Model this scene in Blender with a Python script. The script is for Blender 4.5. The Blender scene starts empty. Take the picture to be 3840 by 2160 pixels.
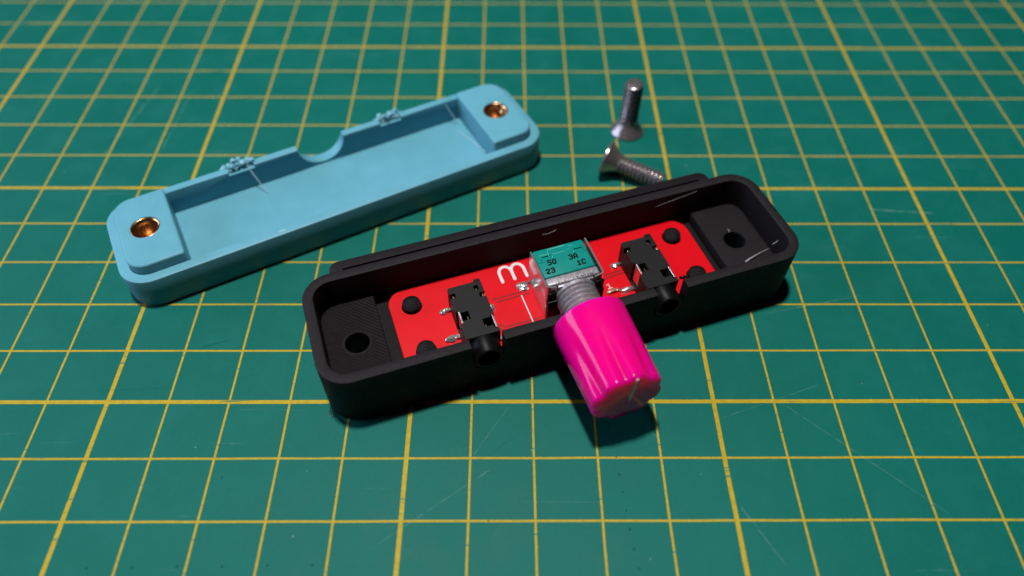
import bpy, bmesh, math, random
from mathutils import Vector, Matrix, noise

S = 0.001                      # everything below is written in millimetres
sc = bpy.context.scene
COL = sc.collection

# ------------------------------------------------------------------ camera
cam_d = bpy.data.cameras.new('camera')
cam = bpy.data.objects.new('camera', cam_d)
COL.objects.link(cam)
cam.location = (65.6179 * S, -58.4697 * S, 106.0141 * S)
cam.rotation_euler = (0.659859, -0.00651994, -0.00503215)
cam_d.sensor_fit = 'HORIZONTAL'
cam_d.sensor_width = 36.0
cam_d.lens = 25.4186
cam_d.clip_start = 0.005
cam_d.clip_end = 20.0
cam_d.dof.use_dof = True
cam_d.dof.focus_distance = 0.1205
cam_d.dof.aperture_fstop = 9.6
cam_d.dof.aperture_blades = 0
sc.camera = cam

# ------------------------------------------------------------------ world
w = bpy.data.worlds.new('World')
sc.world = w
w.use_nodes = True
bg = w.node_tree.nodes['Background']
bg.inputs[0].default_value = (0.85, 0.9, 1.0, 1)
bg.inputs[1].default_value = 0.006

# ------------------------------------------------------------------ lamps
def area(name, loc, target, size, size_y, power, color, shape='RECTANGLE', roll=None):
    d = bpy.data.lights.new(name, 'AREA')
    d.shape = shape
    d.size = size * S
    if shape == 'RECTANGLE':
        d.size_y = size_y * S
    d.energy = power
    d.color = color
    o = bpy.data.objects.new(name, d)
    COL.objects.link(o)
    o.location = Vector(loc) * S
    z = (Vector(loc) - Vector(target)).normalized()
    if roll is None:
        roll = (0, 1, 0)
    y = Vector(roll)
    y = (y - z * y.dot(z)).normalized()
    x = y.cross(z)
    m = Matrix((x, y, z)).transposed()
    o.rotation_euler = m.to_euler()
    return o

# desk lamp high above, a little behind and to one side
area('desk_lamp', (19, 66, 600), (75, 22, 0), 42, 42, 4.75, (1.0, 0.975, 0.94), 'DISK')
# dim bluish screen / window off to the side (long streak on the knob)
area('side_screen', (-640, 120, 300), (75, 15, 5), 250, 640, 4.2, (0.62, 0.74, 1.0),
     roll=(0.321, -0.947, 0))

# ------------------------------------------------------------------ exposure
sc.view_settings.view_transform = 'Standard'
sc.view_settings.look = 'None'
sc.view_settings.exposure = 0.0
sc.view_settings.gamma = 1.0
sc.cycles.use_denoising = True
sc.cycles.max_bounces = 10
sc.cycles.caustics_reflective = True
sc.cycles.sample_clamp_indirect = 4.0

# ================================================================== helpers
def srgb(r, g, b):
    f = lambda c: (c / 255 / 12.92) if c / 255 <= 0.04045 else ((c / 255 + 0.055) / 1.055) ** 2.4
    return (f(r), f(g), f(b), 1)

class N:
    """tiny node-graph helper"""
    def __init__(self, name):
        self.m = bpy.data.materials.new(name)
        self.m.use_nodes = True
        self.t = self.m.node_tree
        self.b = self.t.nodes['Principled BSDF']
    def n(self, kind, **kw):
        x = self.t.nodes.new(kind)
        for k, v in kw.items():
            setattr(x, k, v)
        return x
    def l(self, a, b):
        self.t.links.new(a, b)
    def math(self, op, a, b=None, c=None, clamp=False):
        x = self.n('ShaderNodeMath', operation=op, use_clamp=clamp)
        for i, v in enumerate((a, b, c)):
            if v is None:
                continue
            if hasattr(v, 'is_output'):
                self.l(v, x.inputs[i])
            else:
                x.inputs[i].default_value = v
        return x.outputs[0]
    def obj(self):
        if not hasattr(self, '_o'):
            self._o = self.n('ShaderNodeTexCoord').outputs['Object']
        return self._o
    def noise(self, scale, detail=3, rough=0.5, vec=None, dim='3D'):
        x = self.n('ShaderNodeTexNoise')
        x.noise_dimensions = dim
        x.inputs['Scale'].default_value = scale
        x.inputs['Detail'].default_value = detail
        x.inputs['Roughness'].default_value = rough
        self.l(vec or self.obj(), x.inputs['Vector'])
        return x.outputs['Fac']
    def mapping(self, rot=(0, 0, 0), scale=(1, 1, 1)):
        x = self.n('ShaderNodeMapping')
        x.inputs['Rotation'].default_value = rot
        x.inputs['Scale'].default_value = scale
        self.l(self.obj(), x.inputs['Vector'])
        return x.outputs[0]
    def mix(self, fac, a, b):
        x = self.n('ShaderNodeMix', data_type='RGBA')
        for i, v in ((0, fac), (6, a), (7, b)):
            if hasattr(v, 'is_output'):
                self.l(v, x.inputs[i])
            else:
                x.inputs[i].default_value = v
        return x.outputs[2]
    def ramp(self, fac, p0, p1, c0=0.0, c1=1.0):
        x = self.n('ShaderNodeMapRange')
        x.inputs[1].default_value = p0
        x.inputs[2].default_value = p1
        x.inputs[3].default_value = c0
        x.inputs[4].default_value = c1
        self.l(fac, x.inputs[0])
        return x.outputs[0]
    def bump(self, h, dist, strength=1.0):
        x = self.n('ShaderNodeBump')
        x.inputs['Strength'].default_value = strength
        x.inputs['Distance'].default_value = dist * S
        self.l(h, x.inputs['Height'])
        self.l(x.outputs[0], self.b.inputs['Normal'])
    def set(self, **kw):
        for k, v in kw.items():
            k = k.replace('_', ' ')
            if hasattr(v, 'is_output'):
                self.l(v, self.b.inputs[k])
            else:
                self.b.inputs[k].default_value = v
        return self

# ================================================================== materials
MAT = {}

def black_plastic(name, base, rough, mode):
    k = N(name)
    k.b.inputs['Specular IOR Level'].default_value = 0.15
    fine = k.noise(5200, 4, 0.65)
    mid = k.noise(1400, 3, 0.6)
    spk = k.ramp(k.noise(3800, 2, 0.7), 0.56, 0.74)
    col = k.mix(k.ramp(mid, 0.3, 0.7), tuple(c * 0.75 for c in base[:3]) + (1,), base)
    col = k.mix(k.math('MULTIPLY', spk, 0.30), col, (base[0] * 2.6, base[1] * 2.5, base[2] * 2.5, 1))
    k.set(Base_Color=col, Roughness=k.ramp(mid, 0.25, 0.75, rough - 0.08, rough + 0.1))
    if mode == 'shell':
        z = k.n('ShaderNodeSeparateXYZ')
        k.l(k.obj(), z.inputs[0])
        lay = k.math('SINE', k.math('MULTIPLY', z.outputs[2], 2 * math.pi / (0.25 * S)))
        h = k.math('ADD', k.math('MULTIPLY', lay, 0.10), k.math('ADD', k.math('MULTIPLY', fine, 1.1), k.math('MULTIPLY', mid, 0.8)))
        k.bump(h, 0.10, 0.9)
    else:
        wv = k.n('ShaderNodeTexWave', wave_type='BANDS', bands_direction='X')
        wv.inputs['Scale'].default_value = 1.0 / (0.55 * S) / 3.2
        wv.inputs['Distortion'].default_value = 1.6
        wv.inputs['Detail'].default_value = 2
        wv.inputs['Detail Scale'].default_value = 1.4
        k.l(k.mapping(rot=(0, 0, math.radians(mode))), wv.inputs['Vector'])
        h = k.math('ADD', k.math('MULTIPLY', wv.outputs['Fac'], 1.0), k.math('MULTIPLY', fine, 0.5))
        k.bump(h, 0.16, 1.0)
    return k.m

BLK = (0.0052, 0.0042, 0.0051, 1)
MAT['black'] = black_plastic('black_printed_plastic', BLK, 0.56, 'shell')
MAT['black_lit_top'] = black_plastic('black_printed_lit_top_skin', (0.0108, 0.0088, 0.0106, 1), 0.55, 'shell')  # paler copy of the black: print skin plus lamplight painted into the colour
MAT['black_floor'] = black_plastic('black_printed_infill', (0.0090, 0.0075, 0.0088, 1), 0.58, -45)
MAT['black_floor2'] = black_plastic('black_printed_infill_smooth', (0.0090, 0.0075, 0.0088, 1), 0.62, 'shell')

k = N('glossy_black_moulding')
k.set(Base_Color=(0.003, 0.0028, 0.003, 1), Roughness=0.42)
k.b.inputs['Specular IOR Level'].default_value = 0.08
MAT['gloss_black'] = k.m
k = N('jack_black_nylon')
f = k.noise(3600, 4, 0.7)
k.set(Base_Color=k.mix(k.ramp(f, 0.45, 0.75), (0.0075, 0.007, 0.0072, 1), (0.0135, 0.0125, 0.013, 1)), Roughness=0.5)
k.b.inputs['Specular IOR Level'].default_value = 0.18
k.bump(f, 0.02, 0.7)
MAT['jack'] = k.m

k = N('sky_blue_printed_plastic')
mid = k.noise(260, 3, 0.55)
fine = k.noise(3000, 3, 0.6)
sep = k.n('ShaderNodeSeparateXYZ'); k.l(k.obj(), sep.inputs[0])
lay = k.math('SINE', k.math('MULTIPLY', sep.outputs[2], 2 * math.pi / (0.26 * S)))
wv = k.n('ShaderNodeTexWave', wave_type='BANDS', bands_direction='X')
wv.inputs['Scale'].default_value = 1.0 / (0.5 * S) / 3.2
wv.inputs['Distortion'].default_value = 0.8
k.l(k.mapping(rot=(0, 0, math.radians(45))), wv.inputs['Vector'])
col = k.mix(k.ramp(mid, 0.3, 0.7), (0.090, 0.290, 0.375, 1), (0.104, 0.315, 0.405, 1))
k.set(Base_Color=col, Roughness=0.42)
k.b.inputs['Specular IOR Level'].default_value = 0.2
k.b.inputs['Subsurface Weight'].default_value = 0.05
k.b.inputs['Subsurface Radius'].default_value = (0.3 * S, 0.6 * S, 0.8 * S)
k.b.inputs['Subsurface Scale'].default_value = 1.0
k.bump(k.math('ADD', k.math('MULTIPLY', lay, 0.25), k.math('ADD', k.math('MULTIPLY', wv.outputs['Fac'], 0.25), fine)), 0.03, 0.8)
MAT['blue'] = k.m
k = N('blue_support_remnant')
k.set(Base_Color=(0.16, 0.40, 0.49, 1), Roughness=0.45)
k.b.inputs['Subsurface Weight'].default_value = 0.3
k.b.inputs['Subsurface Radius'].default_value = (0.3 * S, 0.6 * S, 0.8 * S)
k.b.inputs['Subsurface Scale'].default_value = 1.0
MAT['blue_fluff'] = k.m
k = N('pale_plastic_strand')
k.set(Base_Color=(0.40, 0.58, 0.66, 1), Roughness=0.3)
MAT['strand_blue'] = k.m
k = N('glint_grey_strand')
k.set(Base_Color=(0.5, 0.5, 0.52, 1), Roughness=0.2, Metallic=0.4)  # shiny black filament, its lamp highlight painted as pale grey
MAT['strand'] = k.m
k = N('dark_strand')
k.set(Base_Color=(0.015, 0.02, 0.02, 1), Roughness=0.4)
MAT['strand_dark'] = k.m

k = N('red_solder_mask')
mid = k.noise(350, 4, 0.6)
dust = k.ramp(k.noise(2600, 2, 0.5), 0.74, 0.80)
col = k.mix(k.ramp(mid, 0.3, 0.7), (0.53, 0.0006, 0.0058, 1), (0.59, 0.0008, 0.0068, 1))
col = k.mix(k.math('MULTIPLY', dust, 0.35), col, (0.75, 0.25, 0.25, 1))
k.set(Base_Color=col, Roughness=0.32)
k.b.inputs['Specular IOR Level'].default_value = 0.35
k.bump(k.noise(900, 2, 0.5), 0.02, 0.4)
MAT['red'] = k.m
k = N('red_mask_over_gap')
k.set(Base_Color=(0.24, 0.0012, 0.004, 1), Roughness=0.35)
MAT['trace'] = k.m
k = N('board_edge_laminate')
k.set(Base_Color=(0.30, 0.02, 0.02, 1), Roughness=0.6)
MAT['laminate'] = k.m
k = N('white_silkscreen_ink')
f = k.noise(3000, 3, 0.6)
k.set(Base_Color=k.mix(k.ramp(f, 0.3, 0.7), (0.55, 0.49, 0.54, 1), (0.66, 0.60, 0.64, 1)), Roughness=0.5)
MAT['silk'] = k.m
k = N('black_ink')
k.set(Base_Color=(0.002, 0.006, 0.006, 1), Roughness=0.7)
k.b.inputs['Specular IOR Level'].default_value = 0.1
MAT['ink'] = k.m

def metal(name, col, rough, nscale=1500, amt=0.12, bump=0.02):
    k = N(name)
    f = k.noise(nscale, 4, 0.6)
    k.set(Base_Color=k.mix(k.ramp(f, 0.3, 0.7), tuple(c * 0.86 for c in col) + (1,), tuple(col) + (1,)),
          Metallic=1.0, Roughness=k.ramp(f, 0.3, 0.7, max(rough - amt, 0.03), rough + amt))
    if bump:
        k.bump(f, bump, 0.7)
    return k.m
k = N('satin_steel')
f = k.noise(1500, 4, 0.6)
k.set(Base_Color=k.mix(k.ramp(f, 0.3, 0.7), (0.27, 0.235, 0.245, 1), (0.36, 0.315, 0.33, 1)), Metallic=0.80, Roughness=k.ramp(f, 0.3, 0.7, 0.24, 0.33))
MAT['steel'] = k.m
k = N('polished_steel_sheet')
f = k.noise(700, 3, 0.6)
k.set(Base_Color=(0.62, 0.585, 0.585, 1), Metallic=0.82, Roughness=k.ramp(f, 0.3, 0.7, 0.10, 0.22))
k.bump(f, 0.008, 0.6)
MAT['frame'] = k.m
k = N('cast_zinc')
f = k.noise(2200, 4, 0.6)
k.set(Base_Color=k.mix(k.ramp(f, 0.3, 0.7), (0.22, 0.21, 0.225, 1), (0.34, 0.325, 0.35, 1)), Metallic=0.55, Roughness=k.ramp(f, 0.3, 0.7, 0.36, 0.55))
k.bump(f, 0.02, 0.6)
MAT['zinc'] = k.m
k = N('solder')
f = k.noise(1300, 3, 0.6)
k.set(Base_Color=k.mix(k.ramp(f, 0.3, 0.7), (0.42, 0.42, 0.42, 1), (0.60, 0.60, 0.60, 1)), Metallic=0.75, Roughness=k.ramp(f, 0.3, 0.7, 0.16, 0.38))
k.bump(f, 0.04, 0.6)
MAT['solder'] = k.m
MAT['brass'] = metal('brass', (0.78, 0.43, 0.20), 0.22, 900, 0.06, 0.012)
MAT['gold'] = metal('gold_contact', (0.85, 0.66, 0.38), 0.25, 900, 0.06, 0.0)
MAT['nickel'] = metal('nickel_contact', (0.75, 0.66, 0.60), 0.28, 900, 0.06, 0.0)
k = N('capacitor_ceramic')
k.set(Base_Color=(0.27, 0.135, 0.055, 1), Roughness=0.4)
MAT['ceramic'] = k.m

k = N('teal_plastic')
mid = k.noise(600, 4, 0.6)
scr = k.ramp(k.noise(1500, 5, 0.7, vec=k.mapping(rot=(0, 0, 0.2), scale=(0.25, 2.0, 1))), 0.62, 0.72)
col = k.mix(k.ramp(mid, 0.3, 0.7), (0.0008, 0.168, 0.140, 1), (0.002, 0.195, 0.165, 1))
col = k.mix(k.math('MULTIPLY', scr, 0.28), col, (0.22, 0.50, 0.46, 1))
k.set(Base_Color=col, Roughness=0.4)
k.b.inputs['Specular IOR Level'].default_value = 0.15
k.bump(k.noise(2500, 3, 0.6), 0.008, 0.6)
MAT['teal'] = k.m
k = N('scuffed_teal_plastic')
k.set(Base_Color=(0.15, 0.46, 0.42, 1), Roughness=0.6)
MAT['teal_scuff'] = k.m

k = N('magenta_gloss_plastic')
f = k.noise(120, 2, 0.5)
k.set(Base_Color=k.mix(f, (0.63, 0.0012, 0.170, 1), (0.68, 0.002, 0.190, 1)), Roughness=0.13)
k.b.inputs['Specular IOR Level'].default_value = 0.22
k.b.inputs['Subsurface Weight'].default_value = 0.85
k.b.inputs['Subsurface Radius'].default_value = (4.5 * S, 0.3 * S, 2.6 * S)
k.b.inputs['Subsurface Scale'].default_value = 1.7
k.bump(k.noise(500, 3, 0.6), 0.006, 0.5)
MAT['pink'] = k.m
k = N('pale_indicator_paint')
k.set(Base_Color=(0.80, 0.80, 0.78, 1), Roughness=0.4)
MAT['indicator'] = k.m

# ---- cutting mat: printed grid, scratches and knife pricks on green vinyl
def mat_material():
    k = N('green_cutting_mat_vinyl')
    sep = k.n('ShaderNodeSeparateXYZ'); k.l(k.obj(), sep.inputs[0])
    wob = k.noise(60, 2, 0.5)
    edge = k.noise(5000, 2, 0.6)
    line = None
    for ax in (0, 1):
        mm = k.math('MULTIPLY', sep.outputs[ax], 1000.0)
        mm = k.math('ADD', mm, k.math('MULTIPLY', k.math('SUBTRACT', wob, 0.5), 0.16))
        for pitch, wd in ((10.0, 0.35), (50.0, 0.70)):
            fr = k.math('FRACT', k.math('ADD', k.math('DIVIDE', mm, pitch), 0.5))
            d = k.math('MULTIPLY', k.math('ABSOLUTE', k.math('SUBTRACT', fr, 0.5)), pitch)
            d = k.math('ADD', d, k.math('MULTIPLY', k.math('SUBTRACT', edge, 0.5), 0.16))
            mk = k.ramp(d, wd / 2 + 0.03, wd / 2 - 0.03)
            line = mk if line is None else k.math('MAXIMUM', line, mk)
    # knife cuts and worn breaks in the print
    for rot, sx, th in ((1.25, 60, 0.66), (-0.35, 70, 0.665)):
        cutn = k.noise(1.0, 2, 0.5, vec=k.mapping(rot=(0, 0, rot), scale=(sx, 1500, 1)))
        line = k.math('MULTIPLY', line, k.math('SUBTRACT', 1.0, k.math('MULTIPLY', k.ramp(cutn, th, th + 0.05), 0.75)))
    wear = k.ramp(k.noise(420, 5, 0.7), 0.70, 0.78)
    line = k.math('MULTIPLY', line, k.math('SUBTRACT', 1.0, k.math('MULTIPLY', wear, 0.8)))
    # base greens
    big = k.noise(14, 4, 0.55)
    mid = k.noise(130, 5, 0.65)
    fine = k.noise(1500, 4, 0.7)
    g = k.mix(k.ramp(big, 0.3, 0.7), (0.0005, 0.090, 0.070, 1), (0.0016, 0.106, 0.084, 1))
    g = k.mix(k.math('MULTIPLY', k.ramp(mid, 0.45, 0.75), 0.45), g, (0.008, 0.130, 0.110, 1))
    g = k.mix(k.math('MULTIPLY', k.ramp(fine, 0.35, 0.75), 0.40), g, (0.0035, 0.124, 0.102, 1))
    yel = k.mix(k.ramp(k.noise(900, 4, 0.7), 0.3, 0.7), (0.315, 0.225, 0.010, 1), (0.43, 0.315, 0.022, 1))
    col = k.mix(line, g, yel)
    # explicit cuts: capsule distance to segments given in mm
    def seg(ax, ay, bx, by, wd):
        L2 = (bx - ax) ** 2 + (by - ay) ** 2 + 1e-9
        px = k.math('SUBTRACT', k.math('MULTIPLY', sep.outputs[0], 1000.0), ax)
        py = k.math('SUBTRACT', k.math('MULTIPLY', sep.outputs[1], 1000.0), ay)
        dot = k.math('ADD', k.math('MULTIPLY', px, (bx - ax) / L2), k.math('MULTIPLY', py, (by - ay) / L2))
        t = k.math('MAXIMUM', k.math('MINIMUM', dot, 1.0), 0.0)
        ex = k.math('SUBTRACT', px, k.math('MULTIPLY', t, bx - ax))
        ey = k.math('SUBTRACT', py, k.math('MULTIPLY', t, by - ay))
        d = k.math('SQRT', k.math('ADD', k.math('MULTIPLY', ex, ex), k.math('MULTIPLY', ey, ey)))
        d = k.math('ADD', d, k.math('MULTIPLY', k.math('SUBTRACT', mid, 0.5), 0.25))
        return k.ramp(d, wd / 2 + 0.05, wd / 2 - 0.03)
    rnd = random.Random(11)
    light, dark = None, None
    cuts = [(112, -1, 132, -19, .10), (60.5, -9.5, 66, -1, .12), (83, 4, 90, -7, .08),
            (46, -24, 63, -12, .08), (101, -18, 106, -27, .12), (101, -3, 118, 3, .07),
            (113, 18, 131, 22, .10), (-21, 60, -16, 84, .25), (-9, 62, -8, 82, .2), (140, 44, 152, 43, .4)]
    for c in cuts:
        sg = seg(*c)
        light = sg if light is None else k.math('MAXIMUM', light, sg)
    # a row of knife pricks, evenly stepped along a line
    def dots(ax, ay, dx, dy, n, r):
        Ld = math.hypot(dx, dy); ux, uy = dx / Ld, dy / Ld
        px = k.math('SUBTRACT', k.math('MULTIPLY', sep.outputs[0], 1000.0), ax)
        py = k.math('SUBTRACT', k.math('MULTIPLY', sep.outputs[1], 1000.0), ay)
        al = k.math('DIVIDE', k.math('ADD', k.math('MULTIPLY', px, ux), k.math('MULTIPLY', py, uy)), Ld)
        ac = k.math('ADD', k.math('MULTIPLY', px, -uy), k.math('MULTIPLY', py, ux))
        ac = k.math('ADD', ac, k.math('MULTIPLY', k.math('SUBTRACT', wob, 0.5), 1.2))
        cl = k.math('MINIMUM', k.math('MAXIMUM', k.math('ROUND', al), 0.0), float(n - 1))
        e = k.math('MULTIPLY', k.math('SUBTRACT', al, cl), Ld)
        d = k.math('SQRT', k.math('ADD', k.math('MULTIPLY', e, e), k.math('MULTIPLY', ac, ac)))
        d = k.math('ADD', d, k.math('MULTIPLY', k.math('SUBTRACT', mid, 0.5), 0.25))
        return k.ramp(d, r + .05, r - .04)
    dark = dots(82.3, -4.2, .28, -2.85, 9, .16)
    dark = k.math('MAXIMUM', dark, dots(6, -26.8, 6.4, .1, 6, .17))
    dark = k.math('MAXIMUM', dark, dots(22, -13, 41, -7, 2, .15))
    dark = k.math('MAXIMUM', dark, k.math('MULTIPLY', seg(-14, 1.5, 12, 2.8, .05), 0.35))
    dark = k.math('MAXIMUM', dark, k.math('MULTIPLY', seg(13, 10.8, 17, 12.2, .18), 0.8))
    dark = k.math('MAXIMUM', dark, k.math('MULTIPLY', seg(63, -9.4, 67, -6.3, .06), 0.4))
    # many hair-fine random scratches in two directions
    for rot, sx, th in ((0.9, 26, 0.690), (-0.5, 30, 0.700), (2.2, 22, 0.705)):
        v = k.mapping(rot=(0, 0, rot), scale=(sx, 900, 1))
        n1 = k.noise(1.0, 3, 0.6, vec=v)
        light = k.math('MAXIMUM', light, k.math('MULTIPLY', k.ramp(n1, th, th + 0.05), 0.55))
    brk = k.ramp(k.noise(700, 3, 0.6), 0.35, 0.65)
    col = k.mix(k.math('MULTIPLY', k.math('MULTIPLY', light, 0.22), brk), col, (0.30, 0.46, 0.42, 1))
    # lint / dust flecks
    vo = k.n('ShaderNodeTexVoronoi'); vo.inputs['Scale'].default_value = 260
    k.l(k.obj(), vo.inputs['Vector'])
    fl = k.math('MULTIPLY', k.ramp(k.math('ADD', vo.outputs['Distance'], k.math('MULTIPLY', k.math('SUBTRACT', fine, 0.5), 0.12)), 0.035, 0.02), k.ramp(k.noise(45, 2, 0.5), 0.50, 0.58))
    col = k.mix(k.math('MULTIPLY', fl, 0.5), col, (0.42, 0.50, 0.48, 1))
    col = k.mix(k.math('MULTIPLY', dark, 0.65), col, (0.002, 0.035, 0.035, 1))
    ro = k.ramp(mid, 0.3, 0.7, 0.50, 0.62)
    k.set(Base_Color=col, Roughness=ro)
    k.b.inputs['Specular IOR Level'].default_value = 0.11
    h = k.math('ADD', k.math('MULTIPLY', fine, 0.5), k.math('ADD', k.math('MULTIPLY', line, 0.35), k.math('MULTIPLY', light, -0.5)))
    k.bump(k.math('ADD', h, k.math('MULTIPLY', dark, -1.5)), 0.05, 0.8)
    return k.m
MAT['mat'] = mat_material()

# ================================================================== geometry helpers
def new_obj(name, bm, mat, parent=None, smooth=35, mats=None):
    me = bpy.data.meshes.new(name)
    bmesh.ops.scale(bm, vec=(S, S, S), verts=bm.verts)
    bm.normal_update()
    bm.to_mesh(me)
    bm.free()
    for m in (mats or [mat]):
        me.materials.append(MAT[m])
    if smooth:
        me.shade_smooth()
        me.set_sharp_from_angle(angle=math.radians(smooth))
    o = bpy.data.objects.new(name, me)
    COL.objects.link(o)
    if parent is not None:
        o.parent = parent
    return o

def empty(name, x, y, z, rz, label=None, cat=None, group=None):
    o = bpy.data.objects.new(name, None)
    COL.objects.link(o)
    o.empty_display_size = 0.005
    o.location = (x * S, y * S, z * S)
    o.rotation_euler = (0, 0, rz)
    tag(o, label, cat, group)
    return o

def tag(o, label=None, cat=None, group=None, kind=None):
    if label: o['label'] = label
    if cat: o['category'] = cat
    if group: o['group'] = group
    if kind: o['kind'] = kind
    return o

def loft(bm, rings, cap0=True, cap1=True, closed=False):
    vs = [[bm.verts.new(p) for p in r] for r in rings]
    n = len(vs[0])
    pairs = list(zip(vs[:-1], vs[1:]))
    if closed:
        pairs.append((vs[-1], vs[0]))
    for a, b in pairs:
        for i in range(n):
            j = (i + 1) % n
            bm.faces.new((a[i], a[j], b[j], b[i]))
    if cap0 and not closed: bm.faces.new(vs[0][::-1])
    if cap1 and not closed: bm.faces.new(vs[-1])
    return vs

def rrect(L, W, r, z, n=10, cx=0, cy=0):
    r = max(r, 0.01)
    out = []
    for sx, sy, a0 in ((1, 1, 0), (-1, 1, 90), (-1, -1, 180), (1, -1, 270)):
        for i in range(n + 1):
            a = math.radians(a0 + 90 * i / n)
            out.append((cx + sx * (L / 2 - r) + r * math.cos(a), cy + sy * (W / 2 - r) + r * math.sin(a), z))
    return out

def add_box(bm, x0, x1, y0, y1, z0, z1, bev=0.0, seg=2):
    x0, x1 = sorted((x0, x1)); y0, y1 = sorted((y0, y1)); z0, z1 = sorted((z0, z1))
    t = bmesh.new()
    v = [t.verts.new((x, y, z)) for z in (z0, z1) for x, y in ((x0, y0), (x1, y0), (x1, y1), (x0, y1))]
    for f in ((3, 2, 1, 0), (4, 5, 6, 7), (0, 1, 5, 4), (1, 2, 6, 5), (2, 3, 7, 6), (3, 0, 4, 7)):
        t.faces.new([v[i] for i in f])
    if bev:
        bmesh.ops.bevel(t, geom=list(t.edges), offset=bev, segments=seg, affect='EDGES', profile=0.5)
    merge(bm, t)

def merge(bm, t, mtx=None, mat_index=None):
    if mtx is not None:
        bmesh.ops.transform(t, matrix=mtx, verts=t.verts)
    if mat_index is not None:
        for f in t.faces: f.material_index = mat_index
    me = bpy.data.meshes.new('tmp')
    t.to_mesh(me); t.free()
    bm.from_mesh(me)
    bpy.data.meshes.remove(me)

def lathe(bm, prof, n=40, mtx=None, cap0=True, cap1=True):
    """profile of (r, z) about z"""
    t = bmesh.new()
    rings = [[(r * math.cos(2 * math.pi * i / n), r * math.sin(2 * math.pi * i / n), z) for i in range(n)] for r, z in prof]
    loft(t, rings, cap0, cap1)
    merge(bm, t, mtx)

def tube(bm, pts, r, n=8, taper=None):
    pts = [Vector(p) for p in pts]
    rings = []
    up = Vector((0, 0, 1))
    for i, p in enumerate(pts):
        d = (pts[min(i + 1, len(pts) - 1)] - pts[max(i - 1, 0)]).normalized()
        a = d.cross(up)
        if a.length < 1e-3: a = d.cross(Vector((1, 0, 0)))
        a.normalize(); b = d.cross(a)
        rr = r if taper is None else r * taper[i]
        rings.append([tuple(p + (a * math.cos(2 * math.pi * k / n) + b * math.sin(2 * math.pi * k / n)) * rr) for k in range(n)])
    loft(bm, rings)

def ribbon(bm, pts, wd, z, t=0.02, round_ends=True):
    """flat stroke of printed ink: a thin raised slab following a polyline"""
    pts = [Vector((p[0], p[1])) for p in pts]
    if round_ends and len(pts) > 1:
        h = wd / 2
        d0 = (pts[0] - pts[1]).normalized(); d1 = (pts[-1] - pts[-2]).normalized()
        w_ = [(pts[0] + d0 * h * 0.98, 0.25), (pts[0] + d0 * h * .7, 0.72)] + [(p, 1) for p in pts] + [(pts[-1] + d1 * h * .7, 0.72), (pts[-1] + d1 * h * .98, 0.25)]
    else:
        w_ = [(p, 1) for p in pts]
    rings = []
    for i, (p, s) in enumerate(w_):
        a = w_[max(i - 1, 0)][0]; b = w_[min(i + 1, len(w_) - 1)][0]
        d = (b - a).normalized(); nrm = Vector((-d.y, d.x)) * (wd / 2 * s)
        l, r = p + nrm, p - nrm
        rings.append([(l.x, l.y, z), (r.x, r.y, z), (r.x, r.y, z + t), (l.x, l.y, z + t)])
    loft(bm, rings)

def blob(bm, c, r, seed=0, amp=0.25, sub=2, freq=1.2, flat=None):
    t = bmesh.new()
    bmesh.ops.create_icosphere(t, subdivisions=sub, radius=1)
    rr = Vector(r) if hasattr(r, '__len__') else Vector((r, r, r))
    for v in t.verts:
        k_ = 1 + amp * noise.noise(v.co * freq + Vector((seed * 7.3, seed * 1.7, seed)))
        v.co = Vector((v.co.x * rr.x, v.co.y * rr.y, v.co.z * rr.z)) * k_
        if flat is not None and v.co.z < flat: v.co.z = flat
    merge(bm, t, Matrix.Translation(c))

def boolean(o, cutters, op='DIFFERENCE'):
    """cutters: list of bmesh in mm (closed solids) applied one after another"""
    for cb in cutters:
        me = bpy.data.meshes.new('cut')
        bmesh.ops.scale(cb, vec=(S * 100, S * 100, S * 100), verts=cb.verts)
        bmesh.ops.recalc_face_normals(cb, faces=cb.faces)
        cb.to_mesh(me); cb.free()
        c = bpy.data.objects.new('cut', me); COL.objects.link(c)
        # work at 100x so that the solver has room
        o.data.transform(Matrix.Scale(100, 4))
        m = o.modifiers.new('b', 'BOOLEAN'); m.object = c; m.operation = op; m.solver = 'EXACT'
        par = o.parent; o.parent = None
        sav = o.matrix_basis.copy(); o.matrix_basis = Matrix.Identity(4)
        dg = bpy.context.evaluated_depsgraph_get(); dg.update()
        nm = bpy.data.meshes.new_from_object(o.evaluated_get(dg))
        o.modifiers.clear()
        old = o.data; o.data = nm; nm.transform(Matrix.Scale(0.01, 4)); nm.name = old.name
        bpy.data.meshes.remove(old)
        o.parent = par; o.matrix_basis = sav
        bpy.data.objects.remove(c); bpy.data.meshes.remove(me)
    o.data.shade_smooth(); o.data.set_sharp_from_angle(angle=math.radians(35))
    return o

def cyl_cut(x, y, z0, z1, r, n=40):
    b = bmesh.new()
    lathe(b, [(r, z0), (r, z1)], n, Matrix.Translation((x, y, 0)))
    return b

def box_cut(*a):
    b = bmesh.new(); add_box(b, *a); return b

def ycyl(bm, prof, u, z, n=40):
    """lathe about an axis running towards -v; profile (r, v)"""
    t = bmesh.new()
    rings = [[(u + r * math.cos(2 * math.pi * i / n), v, z + r * math.sin(2 * math.pi * i / n)) for i in range(n)] for r, v in prof]
    loft(t, rings)
    bmesh.ops.recalc_face_normals(t, faces=t.faces)
    merge(bm, t)

def slot_cut(u, z, r, y0, y1, ztop):
    """U-shaped slot open at the top, running along v"""
    b = bmesh.new()
    pts = [(u + r, ztop)] + [(u - 0 + r * math.cos(a), z + r * math.sin(a)) for a in [-math.pi * i / 20 for i in range(21)]] + [(u - r, ztop)]
    loft(b, [[(x, y0, q) for x, q in pts], [(x, y1, q) for x, q in pts]])
    return b

rnd = random.Random(4)

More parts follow.
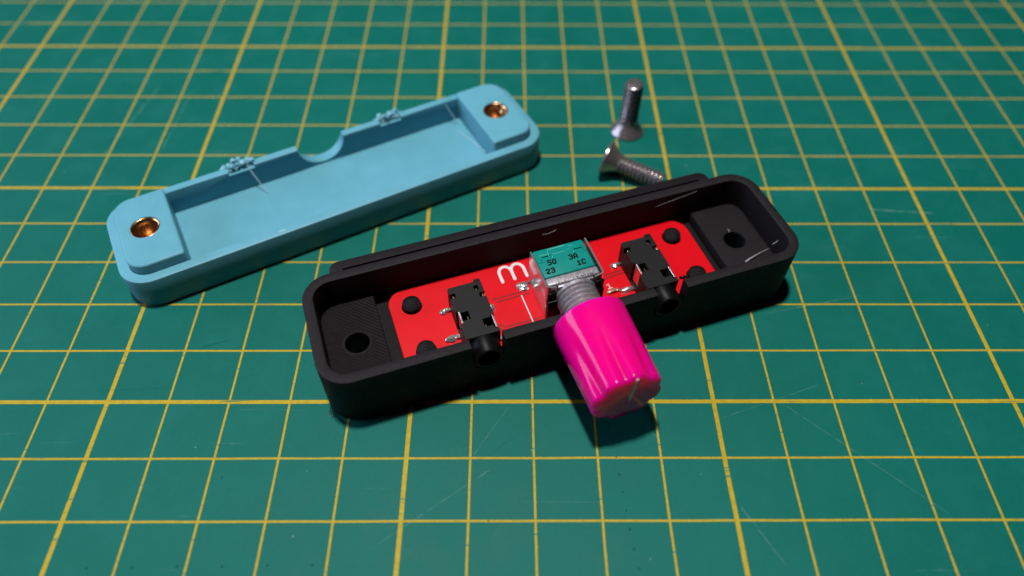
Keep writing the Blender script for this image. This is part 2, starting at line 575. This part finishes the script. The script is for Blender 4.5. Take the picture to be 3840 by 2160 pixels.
# ================================================================== the surface
bm = bmesh.new()
loft(bm, [rrect(500, 320, 6, z, 6, 90, 60) for z in (-3, -0.15)] + [rrect(499.7, 319.7, 6, 0, 6, 90, 60)])
o = new_obj('cutting_mat', bm, 'mat')
tag(o, 'green cutting mat printed with a yellow centimetre grid', kind='structure')

# ================================================================== black enclosure
CX, CY, TH = 74.502, 19.057, 0.3272
L, W, R, H = 84.25, 22.0, 5.0, 12.0
T = 1.8
FL = 3.7
case = empty('electronics_case', CX, CY, 0, TH,
             'black printed plastic case holding the red circuit board, open on top', 'enclosure')
bm = bmesh.new()
rings = [rrect(L - 1.0, W - 1.0, R - .5, 0), rrect(L - .3, W - .3, R - .15, .3), rrect(L, W, R, .75), rrect(L, W, R, H - .22),
         rrect(L - .12, W - .12, R - .06, H - .06), rrect(L - .45, W - .45, R - .2, H),
         rrect(L - 2 * T + .4, W - 2 * T + .4, R - T + .2, H), rrect(L - 2 * T + .1, W - 2 * T + .1, R - T + .05, H - .06),
         rrect(L - 2 * T, W - 2 * T, R - T, H - .22), rrect(L - 2 * T, W - 2 * T, R - T, FL)]
loft(bm, rings)
def lit_top_skin(o, zmin):  # gives upward faces the black with lit brightness in its colour
    o.data.materials.append(MAT['black_lit_top'])
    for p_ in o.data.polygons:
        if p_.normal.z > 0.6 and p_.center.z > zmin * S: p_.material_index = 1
shell = new_obj('shell', bm, 'black', case)
lit_top_skin(shell, 11.5)
boolean(shell, [slot_cut(-15.95, 7.8, 2.75, -12, -8.4, 14), slot_cut(15.95, 7.8, 2.75, -12, -8.4, 14),
                slot_cut(1.05, 10.3, 3.75, -12, -8.4, 14),
                cyl_cut(-35.3, 0, -1, 5, 2.05, 36), cyl_cut(35.3, 0, -1, 5, 2.05, 36)])

# raised pads with the screw holes at both ends
for s, mt in ((-1, 'black_floor'), (1, 'black_floor2')):
    bm = bmesh.new()
    def pad_ring(ins, z):
        pts = []
        u0, u1, hw, r = 30.7 + ins, L / 2 - T + .15 - ins, W / 2 - T + .15 - ins, R - T
        arc = lambda cx, cy, a0, a1: [(cx + r * math.cos(math.radians(a0 + (a1 - a0) * i / 8)), cy + r * math.sin(math.radians(a0 + (a1 - a0) * i / 8))) for i in range(9)]
        pts += [(u0, hw), (u0, -hw)] + arc(u1 - r, -hw + r, -90, 0) + arc(u1 - r, hw - r, 0, 90)
        return [(s * x, y, z) for x, y in pts]
    loft(bm, [pad_ring(0, FL - .2), pad_ring(0, 5.75), pad_ring(.12, 5.95), pad_ring(.3, 6.0)])
    bmesh.ops.recalc_face_normals(bm, faces=bm.faces)
    pad = new_obj('screw_pad', bm, mt, case)
    boolean(pad, [cyl_cut(s * 35.3, 0, 2, 7, 2.05, 36)])
    bm = bmesh.new()
    lathe(bm, [(2.06, 5.9), (2.35, 5.98), (2.45, 6.04), (2.15, 6.06), (2.02, 5.98), (1.98, 5.6)], 36, Matrix.Translation((s * 35.3, 0, 0)), False, False)
    bmesh.ops.recalc_face_normals(bm, faces=bm.faces)
    new_obj('hole_lip', bm, 'black_floor2', pad)

# locating pegs poking through the board
for (u, v) in ((-24.9, 4.85), (-24.85, -4.85), (24.85, 4.85), (24.95, -4.85)):
    bm = bmesh.new()
    prof = [(1.55, 3.5), (1.58, 5.9)]
    lay = [1.58, 1.52, 1.38, 1.16, .86, .48]
    z = 5.9
    for r in lay:
        prof += [(r - .05, z + .03), (r + .04, z + .09), (r + .04, z + .16), (r - .10, z + .21)]
        z += .22
    prof += [(0.2, z), (0.02, z + .02)]
    t = bmesh.new()
    lathe(t, prof, 28)
    for vt in t.verts:
        k_ = 1 + .05 * noise.noise(vt.co * 1.6 + Vector((u, v, 0)))
        vt.co.x *= k_; vt.co.y *= k_
    merge(bm, t, Matrix.Translation((u, v, 0)))
    new_obj('locating_peg', bm, 'black', case, smooth=60)

# strap rail on the rear wall with a narrow gap
def rail_ring(ins, z):
    pts = rrect(71.6 - 2 * ins, 5.6 - 2 * ins, 1.7 - ins, z, 8, -1.0, 10.85)
    return pts
bm = bmesh.new()
loft(bm, [rail_ring(.3, 2.0), rail_ring(0, 2.4), rail_ring(0, 11.1), rail_ring(.08, 11.35), rail_ring(.35, 11.5)])
rail = new_obj('strap_rail', bm, 'black', case)
lit_top_skin(rail, 11.0)
boolean(rail, [box_cut(-40, 40, 5, 10.6, 0, 13), box_cut(-34.6, 32.8, 10.9, 11.7, 0, 13)])

# wisps of filament
def strand(name, pts, r, mat, parent, taper=None):
    bm = bmesh.new(); tube(bm, pts, r, 6, taper)
    return new_obj(name, bm, mat, parent)
strand('filament_strand', [(34.3, -5.5, 6.25), (35.4, -5.2, 6.5), (37.5, -4.75, 6.7), (39.9, -4.2, 6.5)], .10, 'strand', case, [1.6, 1.3, 0.6, .3])
strand('filament_strand', [(39.0, -5.3, 9.1), (40.0, -5.1, 9.25), (40.6, -4.8, 9.2)], .05, 'strand', case)
strand('filament_strand', [(22.5, 9.1, 9.9), (25, 8.9, 10.6), (28, 9.0, 11.0), (31, 9.05, 11.4)], .02, 'strand', case)
strand('filament_strand', [(35.2, 1.9, 6.1), (35.4, 2.3, 6.3), (35.2, 2.7, 6.15)], .05, 'strand', case)
strand('filament_strand', [(0.4, 9.1, 10.3), (1.4, 8.7, 10.6), (2.2, 9.0, 10.4), (3.1, 9.0, 10.7)], .028, 'strand', case)
for pts in ([(-42.0, -7.4, .5), (-42.45, -7.7, .2), (-42.6, -8.2, .08)],
            [(-41.8, -7.6, .5), (-42.3, -8.1, .3), (-42.5, -8.7, .1), (-42.1, -8.9, .1), (-41.8, -8.4, .3)],
            [(-41.3, -9.2, .2), (-41.1, -9.9, .08), (-40.5, -10.5, .08), (-40.0, -10.6, .2)]):
    strand('filament_strand', pts, .05, 'strand_dark', case)
# torn edge beside one jack slot
bm = bmesh.new()
for i in range(7):
    blob(bm, (18.55 + i * .22, -8.6 - (i % 3) * .3, 11.75 + .18 * math.sin(i * 1.9)), (.28, .25, .3), i, .5, 2)
new_obj('torn_edge', bm, 'black', case)

# ================================================================== circuit board
ZP = 5.3
pcb = empty('circuit_board', CX, CY, FL * 1.0, TH,
            'red circuit board with two black audio jacks and a potentiometer, seated in the black case', 'circuit board')
ZO = FL  # the Empty sits at board level; shift all children down by it
def P(name, bm, mat, parent=None, **kw):
    if parent is None or parent is pcb:
        bmesh.ops.translate(bm, vec=(0, 0, -ZO), verts=bm.verts)
        return new_obj(name, bm, mat, pcb, **kw)
    bmesh.ops.translate(bm, vec=(0, 0, -ZO), verts=bm.verts)
    return new_obj(name, bm, mat, parent, **kw)

bm = bmesh.new()
loft(bm, [rrect(57.4, 17.7, 3.0, FL + .02), rrect(57.4, 17.7, 3.0, ZP - .05), rrect(57.3, 17.6, 2.95, ZP)])
board = P('board', bm, 'red')
def shift_cut(cb):
    bmesh.ops.translate(cb, vec=(0, 0, -ZO), verts=cb.verts); return cb
boolean(board, [shift_cut(cyl_cut(u, v, 2, 7, 1.78, 32)) for u, v in ((-24.9, 4.85), (-24.85, -4.85), (24.85, 4.85), (24.95, -4.85))])

# silkscreen: lower-case m, outline bar, reference figure
def arc(cx, cy, rx, ry, a0, a1, n=12):
    return [(cx + rx * math.cos(math.radians(a0 + (a1 - a0) * i / n)), cy + ry * math.sin(math.radians(a0 + (a1 - a0) * i / n))) for i in range(n + 1)]
bm = bmesh.new()
zs = ZP + .004
ribbon(bm, [(-8.35, 4.85), (-8.35, 6.6)] + arc(-7.2, 6.75, 1.15, 1.35, 180, 0)[1:] + [(-6.05, 6.4), (-6.05, 4.85)], .56, zs, .03)
ribbon(bm, [(-6.05, 6.5)] + arc(-4.9, 6.75, 1.15, 1.35, 180, 0)[1:] + [(-3.75, 6.4), (-3.75, 4.85)], .56, zs + .001, .03)
P('silkscreen_letter', bm, 'silk', board)
bm = bmesh.new()
ribbon(bm, [(-6.2, 1.0), (-6.17, -7.2)], .19, zs, .03)
P('silkscreen_bar', bm, 'silk', board)
bm = bmesh.new()
ribbon(bm, [(8.85, -1.75), (9.2, -1.45), (9.2, -2.55)], .15, zs, .03)
ribbon(bm, [(8.8, -2.55), (9.6, -2.55)], .15, zs + .001, .03)
P('silkscreen_figure', bm, 'silk', board)
# copper clearances that show as darker red lines
for pts in ([(-11.3, 1.72), (-8.0, 1.75), (-4.6, 1.75)], [(-10.8, .98), (-8.0, 1.02), (-4.6, 1.02)],
            [(-12.8, -3.55), (-11.9, -3.6), (-10.9, -4.45), (-4.3, -4.5)], [(-12.8, -4.25), (-12.2, -4.3), (-11.2, -5.15), (-4.3, -5.2)],
            [(9.3, .4), (11.2, .55), (13.2, .6)], [(9.0, -.3), (11.4, -.1), (13.2, -.05)]):
    bm = bmesh.new(); ribbon(bm, pts, .36, zs - .003, .006, False)
    P('trace', bm, 'trace', board)

# ---- audio jacks
def make_jack(u0):
    bm = bmesh.new()
    add_box(bm, u0 - 2.9, u0 + 2.9, -8.1, 2.85, ZP + .02, 10.3, .10, 1)
    add_box(bm, u0 + 1.75, u0 + 2.85, 2.8, 3.3, 6.5, 10.36, .08, 1)
    bmesh.ops.recalc_face_normals(bm, faces=bm.faces)
    body = P('audio_jack', bm, 'jack')
    boolean(body, [shift_cut(b) for b in (
        box_cut(u0 - 3.2, u0 - 1.95, .6, 1.45, 8.8, 11), box_cut(u0 + 1.35, u0 + 2.15, .95, 1.95, 8.8, 11),
        box_cut(u0 + 1.85, u0 + 3.2, -.65, .3, 9.2, 11), box_cut(u0 - 3.2, u0 - 2.2, -4.9, -2.3, 5.8, 11),
        box_cut(u0 - 2.35, u0 - .9, -4.4, -2.7, 7.0, 11), box_cut(u0 + 2.15, u0 + 3.2, -7.3, -4.7, 5.8, 11),
        box_cut(u0 + .75, u0 + 2.3, -6.7, -5.0, 7.0, 11))])
    # barrel
    bm = bmesh.new()
    ycyl(bm, [(2.5, -7.9), (2.5, -10.95), (2.4, -11.1), (1.95, -11.1), (1.85, -11.0), (1.8, -8.0)], u0, 7.8, 40)
    P('barrel', bm, 'gloss_black', body)
    # spring contacts
    for (x0, x1, y0, y1, z0, z1, m) in ((-2.55, -2.28, -4.85, -2.45, 6.2, 10.36, 'nickel'), (2.45, 2.72, -7.2, -4.75, 6.2, 10.36, 'nickel'),
                                        (-1.3, -1.15, -4.2, -3.3, 7.0, 9.6, 'gold'), (1.0, 1.15, -6.6, -5.8, 7.0, 9.6, 'nickel'),
                                        (-2.45, -2.2, .75, 1.1, 8.5, 9.9, 'gold'), (1.6, 1.85, 1.15, 1.6, 8.5, 9.9, 'gold'),
                                        (2.3, 2.5, -.5, .1, 8.7, 10.0, 'gold'), (2.58, 2.75, -.5, .1, 8.7, 10.0, 'gold')):
        bm = bmesh.new(); add_box(bm, u0 + x0, u0 + x1, y0, y1, z0, z1, .03, 1)
        P('contact', bm, m, body)
    # soldered terminals
    for (x0, x1, y0, y1, sd) in ((-4.1, -2.85, 1.55, 2.15, 1), (-4.4, -2.85, -4.35, -3.55, 2), (2.85, 4.25, -.35, .35, 3), (2.85, 4.0, -6.9, -6.2, 4)):
        bm = bmesh.new(); add_box(bm, u0 + x0, u0 + x1, y0, y1, ZP + .25, ZP + .5, .06, 1)
        tm = P('terminal', bm, 'nickel', body)
    for i, (x, y, rx, ry, rz) in enumerate(((-4.0, 1.85, .80, .58, .62), (-4.15, -3.95, 1.25, .62, .72), (4.0, 0.05, .55, .72, .7))):
        bm = bmesh.new()
        blob(bm, (u0 + x, y, ZP + .06), (rx, ry, rz), i + u0, .35, 3, 1.5, -.06)
        blob(bm, (u0 + x + (.45 if x < 0 else -.4), y + .03, ZP + .2), (rx * .55, ry * .7, rz * .8), i + u0 + 3, .35, 3, 1.5, -.15)
        P('solder_joint', bm, 'solder', body)
    return body
make_jack(-15.95)
make_jack(15.9)

# ---- potentiometer
PU, PW = 1.03, 5.08
u0, u1, vb, vf, zt = PU - PW, PU + PW, 3.3, -4.95, 13.6
bm = bmesh.new()
th_ = .28
# one bent strip: two side plates and a rolled front return on each
def plate(sgn):
    x = u0 if sgn < 0 else u1
    pts = [(vb, ZP + .25), (vb, zt)]
    prof = []
    rb = .7
    path = [(x, vb)]
    for i in range(9):
        a = math.radians(90 * i / 8)
        path.append((x - sgn * (rb - rb * math.cos(a)), vf + rb - rb * math.sin(a)))
    path.append((x - sgn * 1.7, vf))
    outer = [Vector(p) for p in path]
    inner = []
    for i, p in enumerate(outer):
        d = (outer[min(i + 1, len(outer) - 1)] - outer[max(i - 1, 0)]).normalized()
        nrm = Vector((-d.y, d.x))
        if (nrm.x * -sgn) < 0 and i < 5 or (i >= 5 and nrm.y < 0): nrm = -nrm
        inner.append(p + nrm * th_)
    loop = outer + inner[::-1]
    t = bmesh.new()
    zf = lambda p: zt if p.y > vf + .2 else zt - .45
    loft(t, [[(p.x, p.y, ZP + .12) for p in loop], [(p.x, p.y, zt - 0.05 - (0.35 if abs(p.x - x) > 1.2 else 0)) for p in loop],
             [(p.x, p.y, zt - (0.35 if abs(p.x - x) > 1.2 else 0)) for p in loop]])
    bmesh.ops.recalc_face_normals(t, faces=t.faces)
    merge(bm, t)
plate(-1); plate(1)
pot = P('potentiometer', bm, 'frame')
# teal wafer
bm = bmesh.new()
add_box(bm, u0 + .34, u1 - .72, -2.86, vb - .05, ZP + .3, zt + .02, .30, 4)
wafer = P('cover_plate', bm, 'teal', pot)
boolean(wafer, [shift_cut(b) for b in (box_cut(-2.55, -1.05, 1.36, 1.58, 12.9, 14.5), box_cut(3.12, 4.65, 1.40, 1.62, 12.9, 14.5),
                                       box_cut(-4.2, -2.72, .42, .48, 13.50, 14.5), box_cut(-2.78, -2.72, .42, 1.4, 13.50, 14.5),
                                       box_cut(4.72, 4.78, .55, 1.45, 13.50, 14.5), box_cut(4.72, 6.2, .50, .56, 13.50, 14.5))])
bm = bmesh.new()
for i in range(26):
    x = -1.0 + i * .115
    ribbon(bm, [(x + rnd.uniform(-.05, .05), 2.72 + rnd.uniform(0, .1)), (x + rnd.uniform(0, .2), 2.93)], .05, zt + .022, .012)
for a, b in (((-3.0, 1.95), (-1.6, 1.98)), ((-1.35, 1.2), (-1.2, 2.7)), ((-.6, 1.62), (1.6, 1.68)), ((2.6, 2.5), (3.4, 2.45)), ((2.95, .95), (3.1, 1.35)), ((-.9, .9), (-.75, 1.3))):
    ribbon(bm, [a, ((a[0] + b[0]) / 2 + .03, (a[1] + b[1]) / 2 - .02), b], .045, zt + .022, .01)
P('scuff_mark', bm, 'teal_scuff', wafer)
GL = {'5': [[(1, 2), (0, 2), (0, 1.15), (.75, 1.15), (1, .9), (1, .25), (.75, 0), (0, 0)]],
      '0': [[(.25, 0), (0, .3), (0, 1.7), (.25, 2), (.75, 2), (1, 1.7), (1, .3), (.75, 0), (.25, 0)]],
      '3': [[(0, 1.8), (.25, 2), (.8, 2), (1, 1.7), (1, 1.35), (.75, 1.05), (.4, 1.05)], [(.75, 1.05), (1, .75), (1, .3), (.75, 0), (.2, 0), (0, .2)]],
      'A': [[(0, 0), (0, 1.4), (.35, 2), (.65, 2), (1, 1.4), (1, 0)], [(0, .75), (1, .75)]],
      '1': [[(.2, 1.6), (.55, 2), (.55, 0)], [(.15, 0), (.95, 0)]],
      'C': [[(1, 1.6), (.75, 2), (.25, 2), (0, 1.7), (0, .3), (.25, 0), (.75, 0), (1, .35)]],
      '2': [[(0, 1.65), (.25, 2), (.75, 2), (1, 1.7), (1, 1.3), (0, .25), (0, 0), (1, 0)]]}
def text(bm, s, x, y, sx=.5, sy=.46, gap=.34, wd=.28):
    n_ = 0
    for ch in s:
        for st in GL[ch]:
            n_ += 1
            ribbon(bm, [(x + px * sx + .06 * py, y + py * sy) for px, py in st], wd, zt + .024 + .0012 * (n_ % 3), .012)
        x += sx + gap
bm = bmesh.new()
text(bm, '50', -2.05, -.40)
text(bm, '3A', 1.78, -.38)
text(bm, '1C', 2.62, -1.95)
text(bm, '23', -2.92, -2.10)
P('printed_lettering', bm, 'ink', wafer)
# cast front plate
bm = bmesh.new()
add_box(bm, u0 + .33, u1 - .62, -4.55, -2.90, ZP + .3, zt - .02, .32, 4)
add_box(bm, u0 + 2.0, u1 - 1.9, -5.0, -4.4, 9.0, zt - .42, .12, 2)
fp = P('front_plate', bm, 'zinc', pot)
bm = bmesh.new()
for i in range(34):
    x = -2.4 + i * .2 + rnd.uniform(-.06, .06)
    if rnd.random() < .8:
        ribbon(bm, [(x, -4.3 + rnd.uniform(-.1, .0)), (x + rnd.uniform(-.02, .1), -4.12 + rnd.uniform(-.08, .08))], rnd.uniform(.05, .12), zt - .018, .012)
P('casting_mark', bm, 'ink', fp)
bm = bmesh.new()
add_box(bm, u0 + .1, u1 - .1, -5.75, -4.75, ZP + .1, 10.6, .12, 2)
add_box(bm, u0 + .1, u0 + 1.6, -5.35, -4.98, 10.4, 12.4, .1, 2)
add_box(bm, u1 - 1.6, u1 - .1, -5.35, -4.98, 10.4, 12.4, .1, 2)
P('front_housing', bm, 'gloss_black', pot)
# threaded bushing
prof = [(3.3, -4.7), (3.62, -4.9), (3.62, -5.5), (3.3, -5.7)]
v = -5.8
while v > -10.6:
    prof += [(3.22, v), (3.30, v - .18), (3.56, v - .42), (3.58, v - .52), (3.34, v - .74)]
    v -= .92
prof += [(3.2, -10.85), (3.0, -10.95), (.02, -10.96)]
bm = bmesh.new(); ycyl(bm, prof, 1.05, 10.3, 56)
P('threaded_bushing', bm, 'zinc', pot, smooth=50)
# shaft hidden inside the knob
bm = bmesh.new(); ycyl(bm, [(2.9, -10.9), (2.9, -12.0), (.02, -12.01)], 1.05, 10.3, 24)
P('shaft', bm, 'zinc', pot)
# mounting lug and its joint
bm = bmesh.new()
add_box(bm, -5.9, -4.0, 3.0, 3.22, ZP + .1, 6.0, .05, 1)
P('mounting_lug', bm, 'frame', pot)
bm = bmesh.new()
blob(bm, (-5.35, 2.75, ZP), (1.0, .95, .62), 21, .45, 3, 1.8, -.02)
P('solder_joint', bm, 'solder', pot)
# chip capacitor
bm = bmesh.new(); add_box(bm, 8.75, 9.95, -3.7, -3.15, ZP + .05, ZP + .6, .06, 2)
cap = P('capacitor', bm, 'ceramic')
for a, b, sd in ((8.45, 8.80, 1), (9.90, 10.25, 2)):
    bm = bmesh.new(); add_box(bm, a, b, -3.72, -3.13, ZP + .04, ZP + .62, .08, 2)
    blob(bm, ((a + b) / 2 + (-.2 if sd == 1 else .2), -3.42, ZP + .1), (.35, .35, .3), sd, .3, 2, 1.4, -.1)
    P('end_cap', bm, 'solder', cap)

# ================================================================== knob
kb = empty('control_knob', CX, CY, 0, TH, 'glossy magenta fluted knob with a pale pointer line, on the threaded bushing', 'knob')
KU, KZ, V1, V2 = 1.05, 10.3, -11.08, -26.1
bm = bmesh.new()
NA = 192
def kr(th, t):
    base = 6.33 - .43 * t
    f = (0.5 + 0.5 * math.cos(8 * (th - math.radians(54)))) ** 2.4
    D = 0.70 * max(0, (t - .08) / .92) ** 1.2
    return base - D * f
rings = []
def kring(t, ins=0.0, extra=0.0):
    v_ = V1 + (V2 - V1) * t
    out = []
    for i in range(NA):
        a = 2 * math.pi * i / NA
        r = kr(a, t) - ins
        out.append((KU + r * math.cos(a), v_ - extra, KZ + r * math.sin(a)))
    return out
rings.append([(KU + 3.72 * math.cos(2 * math.pi * i / NA), V1 + .02, KZ + 3.72 * math.sin(2 * math.pi * i / NA)) for i in range(NA)])
rings.append(kring(0, .22)); rings.append(kring(.006, .06)); rings.append(kring(.018, 0))
for i in range(1, 25):
    rings.append(kring(.018 + (.955 - .018) * i / 24))
for i in range(1, 7):
    a = math.radians(90 * i / 6)
    t = .955
    rings.append(kring(t, .72 * (1 - math.cos(a)), -(V2 - V1) * 0.045 * math.sin(a) * 1.0))
rings.append([(KU + 3.0 * math.cos(2 * math.pi * i / NA), V2 - .06, KZ + 3.0 * math.sin(2 * math.pi * i / NA)) for i in range(NA)])
loft(bm, rings, False, True)
bmesh.ops.recalc_face_normals(bm, faces=bm.faces)
new_obj('knob_body', bm, 'pink', kb, smooth=50)
bm = bmesh.new()
t = bmesh.new(); add_box(t, -.19, .19, -.06, .10, -.3, 5.45, .05, 2)
merge(bm, t, Matrix.Translation((KU + .30, V2 - .03, KZ)) @ Matrix.Rotation(math.radians(5), 4, 'Y'))
new_obj('pointer_line', bm, 'indicator', kb)

# ================================================================== blue lid
BX, BY, BT = 31.871, 47.424, 0.49
BL, BW, BR, BH = 84.6, 22.2, 5.2, 6.84
BF = 2.85
lid = empty('case_cover', BX, BY, 0, BT, 'sky blue printed plastic lid lying inside up with two brass threaded inserts', 'lid')
I = 1.95
bm = bmesh.new()
loft(bm, [rrect(BL - .8, BW - .8, BR - .4, 0), rrect(BL - .2, BW - .2, BR - .1, .3), rrect(BL, BW, BR, .7), rrect(BL, BW, BR, BH - .25),
          rrect(BL - .14, BW - .14, BR - .07, BH - .07), rrect(BL - .5, BW - .5, BR - .25, BH),
          rrect(BL - 2 * I + .3, BW - 2 * I + .3, BR - I + .15, BH), rrect(BL - 2 * I, BW - 2 * I, BR - I, BH - .15), rrect(BL - 2 * I, BW - 2 * I, BR - I, BF)])
tray = new_obj('tray', bm, 'blue', lid)
def bowl_cut(u, r, zc, y0, y1):
    b = bmesh.new(); ycyl(b, [(r, y1), (r, y0)], u, zc, 64); return b
boolean(tray, [bowl_cut(0, 5.35, 8.25, 9.0, 12)])
# rear lip between the bosses
bm = bmesh.new()
add_box(bm, -30.9, 30.9, 8.15, 9.75, BF - .1, 8.15, .16, 2)
lip = new_obj('rear_lip', bm, 'blue', lid)
boolean(lip, [bowl_cut(0, 4.85, 8.25, 7.2, 12), box_cut(-18.7, -13.6, 7, 10.5, 7.35, 10), box_cut(13.0, 17.6, 7, 10.5, 7.35, 10)])
# bosses with inserts
for s in (-1, 1):
    bm = bmesh.new()
    def boss_ring(ins, z):
        u0_, u1_, hw, r, ri = 30.75 + ins, BL / 2 - I - .05 - ins, BW / 2 - I - .05 - ins, 3.2, .5
        arc_ = lambda cx, cy, r, a0, a1, n: [(cx + r * math.cos(math.radians(a0 + (a1 - a0) * i / n)), cy + r * math.sin(math.radians(a0 + (a1 - a0) * i / n))) for i in range(n + 1)]
        pts = arc_(u0_ + ri, -hw + ri, ri, 180, 270, 4) + arc_(u1_ - r, -hw + r, r, -90, 0, 10) + arc_(u1_ - r, hw - r, r, 0, 90, 10) + arc_(u0_ + ri, hw - ri, ri, 90, 180, 4)
        return [(s * x, y, z) for x, y in pts]
    loft(bm, [boss_ring(0, BF - .2), boss_ring(0, 8.55), boss_ring(.06, 8.74), boss_ring(.2, 8.87), boss_ring(.38, 8.9)])
    bmesh.ops.recalc_face_normals(bm, faces=bm.faces)
    boss = new_obj('screw_boss', bm, 'blue', lid)
    bx, by = s * 35.72, (.25 if s < 0 else -.1)
    boolean(boss, [cyl_cut(bx, by, 4.2, 10, 2.62, 44)])
    bm = bmesh.new()
    prof = [(2.60, 4.3), (2.60, 8.80), (2.5, 8.86), (2.38, 8.84), (2.15, 8.55), (1.95, 8.15), (1.80, 7.8)]
    z = 7.7
    while z > 4.8:
        prof += [(1.62, z - .12), (1.78, z - .36)]
        z -= .45
    prof += [(1.6, 4.45), (.02, 4.44)]
    lathe(bm, prof, 44, Matrix.Translation((bx, by, 0)))
    bmesh.ops.recalc_face_normals(bm, faces=bm.faces)
    new_obj('threaded_insert', bm, 'brass', lid, smooth=50)
# broken-off print supports left in the two jack notches
for (ua, ub, sd) in ((-19.2, -13.4, 3), (12.6, 17.6, 9)):
    bm = bmesh.new()
    rr_ = random.Random(sd)
    n_ = 15
    for i in range(n_):
        f_ = i / (n_ - 1)
        uu = ua + (ub - ua) * f_
        top = 8.05 + 1.5 * abs(noise.noise(Vector((f_ * 4.3 + sd, sd * .7, 0))))
        blob(bm, (uu + rr_.uniform(-.2, .2), 9.7 + rr_.uniform(-.5, .9), top + rr_.uniform(-.35, .1)), (rr_.uniform(.32, .62), rr_.uniform(.3, .55), rr_.uniform(.25, .5)), i + sd, .8, 3, 2.2)
    for i in range(7):
        uu = ua + .5 + (ub - ua - 1) * i / 6
        blob(bm, (uu, 9.3 + rr_.uniform(-.2, .5), 7.55), (.5, .5, .45), i + sd + 40, .6, 2, 1.8)
    for i in range(3):
        p0 = Vector((rr_.uniform(ua + .5, ub - .5), 9.2, 8.2))
        pts = [p0]
        for q in range(4):
            pts.append(pts[-1] + Vector((rr_.uniform(-.4, .4), rr_.uniform(-.4, .3), rr_.uniform(-.1, .4))))
        tube(bm, pts, .13, 6)
    new_obj('support_remnant', bm, 'blue_fluff', lid, smooth=60)
strand('filament_strand', [(-14.9, 8.9, 8.0), (-14.4, 7.6, 6.3), (-13.8, 6.4, 4.6), (-13.3, 5.4, 3.4), (-13.1, 4.8, 3.0)], .075, 'strand_blue', lid, [1.5, 1.3, 1, .8, .5])
strand('filament_strand', [(27.8, 8.2, 7.6), (28.8, 7.3, 5.2), (29.8, 6.4, 3.0)], .09, 'strand_blue', lid)
strand('filament_strand', [(28.5, 4.6, 3.0), (29.3, 1.8, 2.95), (30.2, -1.8, 3.0), (30.6, -5.2, 3.5)], .07, 'strand_blue', lid)
strand('filament_strand', [(21.3, -11.13, 6.3), (21.5, -11.16, 4.6), (21.0, -11.16, 3.0), (20.9, -11.13, 1.6)], .05, 'strand_blue', lid)
bm = bmesh.new(); blob(bm, (-14.0, -10.2, BH + .03), (.9, .22, .08), 3, .4, 2)
new_obj('print_blemish', bm, 'blue_fluff', lid)
bm = bmesh.new(); blob(bm, (3.0, -10.6, BH + .02), (.5, .12, .06), 5, .4, 2)
new_obj('print_blemish', bm, 'blue_fluff', lid)

# ================================================================== screws
def make_screw(name, label, mtx):
    e = bpy.data.objects.new(name, None); COL.objects.link(e); e.empty_display_size = .003
    m = mtx.copy(); m.translation = m.translation * S
    e.matrix_basis = m
    tag(e, label, 'screw')
    n = 48
    hexr = lambda a: 1.25 / math.cos(((a + math.pi / 6) % (math.pi / 3)) - math.pi / 6)
    ring = lambda r, z: [(r * math.cos(2 * math.pi * i / n), r * math.sin(2 * math.pi * i / n), z) for i in range(n)]
    hring = lambda z: [(hexr(2 * math.pi * i / n) * math.cos(2 * math.pi * i / n), hexr(2 * math.pi * i / n) * math.sin(2 * math.pi * i / n), z) for i in range(n)]
    bm = bmesh.new()
    loft(bm, [hring(1.9), hring(.05), ring(1.75, 0), ring(3.45, 0), ring(3.62, .1), ring(3.65, .42), ring(3.55, .52), ring(2.2, 2.55), ring(1.98, 2.95), ring(1.92, 3.2)])
    bmesh.ops.recalc_face_normals(bm, faces=bm.faces)
    new_obj('head', bm, 'steel', e)
    bm = bmesh.new()
    # true helical thread
    NT, z0, z1, pitch = 32, 3.0, 12.9, .88
    M = int((z1 - z0) / pitch * 10)
    rings = []
    for j in range(M + 1):
        z = z0 + (z1 - z0) * j / M
        rg = []
        for i in range(NT):
            a = 2 * math.pi * i / NT
            ph = ((z - z0) / pitch - i / NT) % 1
            tri = abs(ph - .5) * 2
            r = 1.46 + .52 * min(1, max(0, (tri - .15) / .7))
            if z < z0 + .6: r = max(r, 1.85)
            if z > z1 - .45: r = min(r, 1.95 - (z - (z1 - .45)) * 1.0)
            rg.append((r * math.cos(a), r * math.sin(a), z))
        rings.append(rg)
    rings.append([(1.2 * math.cos(2 * math.pi * i / NT), 1.2 * math.sin(2 * math.pi * i / NT), z1 + .05) for i in range(NT)])
    loft(bm, rings)
    new_obj('threaded_shank', bm, 'steel', e, smooth=40)
    return e
make_screw('countersunk_screw', 'steel countersunk screw standing upright on its head', Matrix.Translation((92.6, 68.2, 0.01)) @ Matrix.Rotation(.6, 4, 'Z'))
az, el = math.radians(-25), math.radians(-8.2)
d = Vector((math.cos(az) * math.cos(el), math.sin(az) * math.cos(el), math.sin(el)))
q = d.to_track_quat('Z', 'Y').to_matrix().to_4x4()
make_screw('countersunk_screw', 'steel countersunk screw lying on its side behind the black case', Matrix.Translation((86.3, 55.4, 3.68)) @ q)
